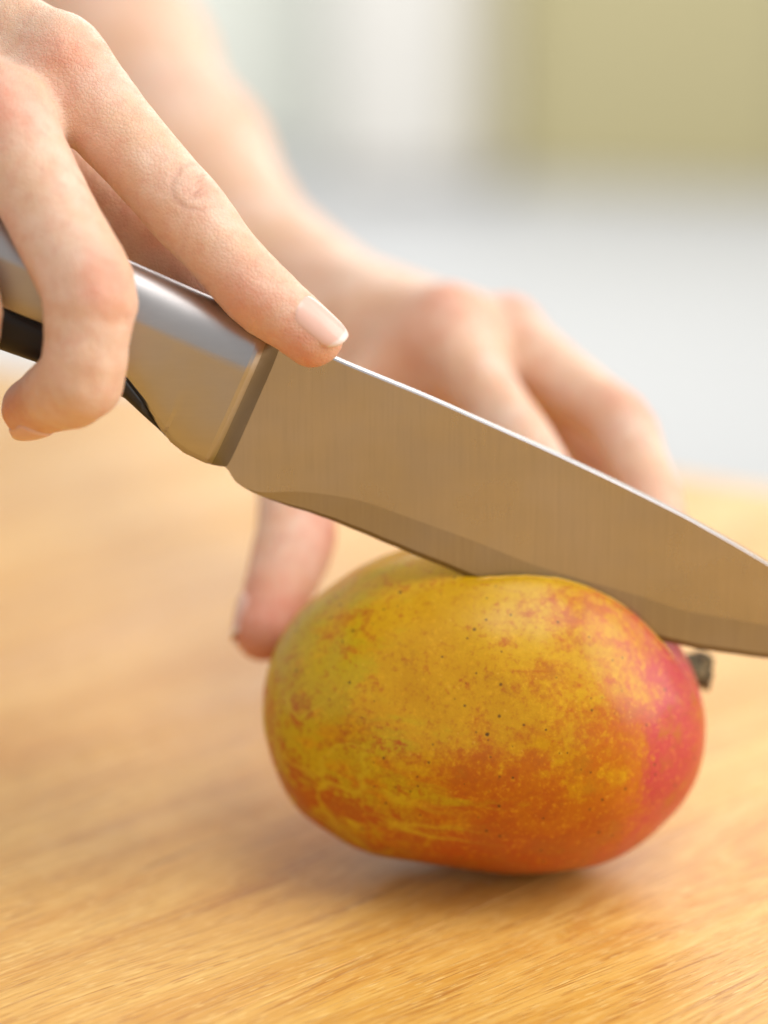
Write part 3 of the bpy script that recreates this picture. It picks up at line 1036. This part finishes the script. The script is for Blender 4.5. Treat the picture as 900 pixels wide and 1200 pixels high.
def left_hand():
    im = lambda x, y, c: unit(RGT*x + DWN*y + TOCAM*c)
    el, f1, wr = P(-180, -440, 1.14), P(142, 72, .965), P(318, 326, .862)
    f2 = P(216, 192, .92)
    I = [P(522, 394, .774), P(610, 520, .738), P(668, 604, .724), P(716, 664, .713)]
    M = [P(590, 398, .788), P(729, 497, .751), P(767, 590, .730), P(772, 672, .712)]
    Rg = [P(632, 452, .808), P(722, 560, .774), P(748, 650, .748), P(742, 722, .724)]
    Pk = [P(630, 500, .828), P(688, 612, .794), P(706, 690, .767), P(698, 745, .742)]
    T = [P(385, 405, .822), P(350, 520, .778), P(347, 630, .738), P(309, 738, .722)]
    wr2 = P(330, 380, .885)
    fi = finger(I, [11.3*mm, 9.2*mm, 8.2*mm, 6.8*mm])
    fm = finger(M, [11.3*mm, 9.0*mm, 8.3*mm, 7.0*mm])
    fr = finger(Rg, [10.4*mm, 9*mm, 8*mm, 6.8*mm])
    fp = finger(Pk, [9.4*mm, 8*mm, 7*mm, 6*mm])
    ft = finger(T, [15*mm, 12.0*mm, 10.9*mm, 8.2*mm])
    ci, cm, cr, cp = P(360, 338, .846), P(372, 350, .86), P(375, 375, .874), P(370, 400, .886)
    def web(A, B, t, r):
        a = A[0]+(A[1]-A[0])*t; b = B[0]+(B[1]-B[0])*t
        off = np.array([0, 0, -4*mm])
        return [(a+off, b+off, r, r), (A[0]+off, b+off, r*1.3, r), (B[0]+off, a+off, r*1.3, r)]
    palm = [(ci, I[0], 15*mm, 11.5*mm), (cm, M[0], 15*mm, 11.5*mm), (cr, Rg[0], 14*mm, 10.5*mm), (cp, Pk[0], 13*mm, 9.5*mm),
            (wr, ci, 21*mm, 16*mm), (wr2, cp, 19*mm, 14*mm), (f2, wr, 26*mm, 22*mm), (f2, wr2, 24*mm, 19*mm),
            (f1, f2, 30*mm, 27*mm), (el, f1, 38*mm, 30.5*mm), (T[0], I[0], 13*mm, 10*mm), (T[1], I[0], 9*mm, 9*mm), (P(425, 405, .80), P(520, 465, .775), 12*mm, 9*mm)]
    webs = web(I, M, 0.28, 6*mm) + web(M, Rg, 0.30, 6*mm) + web(Rg, Pk, 0.3, 5*mm)
    groups = [(palm, 12*mm, 1*mm), (webs, 4*mm, 7*mm), (fi, 0, 3*mm), (fm, 0, 3*mm), (fr, 0, 2*mm), (fp, 0, 2*mm), (ft, 0, 9*mm)]
    allp = np.array(I+M+Rg+Pk+T+[wr, wr2, f2, f1, el])
    lo = allp.min(0)-0.045; hi = allp.max(0)+0.045
    V, F, gr = surface_nets(groups, lo, hi, 1.3*mm)
    disp = vnoise(V*120, 13)*0.0003
    kI = I[0]+im(.1, -.75, .6)*11*mm; kM = M[0]+im(.2, -.8, .5)*11*mm
    disp += 0.0018*blobs(V, [(kI, 8*mm, 1), (kM, 8*mm, .9)])
    axT = unit(T[3]-T[1]); dT = im(-.75, 0, .65); dT = unit(dT-axT*(dT@axT))
    w, cr_ = wrinkle(V, T[2], axT, dT, 10.9*mm, 0.0007, spread=0.006); disp += w
    cr_ = cr_*0.5
    axM = unit(M[2]-M[0]); dM = im(.6, -.6, .4); dM = unit(dM-axM*(dM@axM))
    red = blobs(V, [(kI, 9*mm, .75), (kM, 9*mm, .7), (M[1]+dM*8*mm, 9*mm, .65), (T[3], 15*mm, 1.3), (T[2]+RGT*9*mm, 12*mm, 1.1),
                    (I[0]+im(-.6, .5, .4)*12*mm, 14*mm, .35), (M[2], 10*mm, .3)])
    org = tuple(person.location)
    h = hand_mesh(V, F, gr, disp, red, cr_, person, org, 'hand resting behind the mango, its thumb pressed against the end of the fruit')
    nx = unit(T[3]-T[2]); dn = im(-.93, .0, .22); dn = unit(dn-nx*(dn@nx))
    nail('fingernail', T[3]-nx*7.5*mm, nx, dn, 9.1*mm, 8.1*mm, 12.6*mm, 5.8*mm, h, org)
    for A, dd in ((I, im(.5, -.6, -.3)), (M, im(.8, -.3, -.2))):
        a = unit(A[3]-A[2]); d = unit(dd-a*(dd@a))
        nail('fingernail', A[3]-a*7*mm, a, d, 7.6*mm, 7.0*mm, 13*mm, 5*mm, h, org)
left_hand()
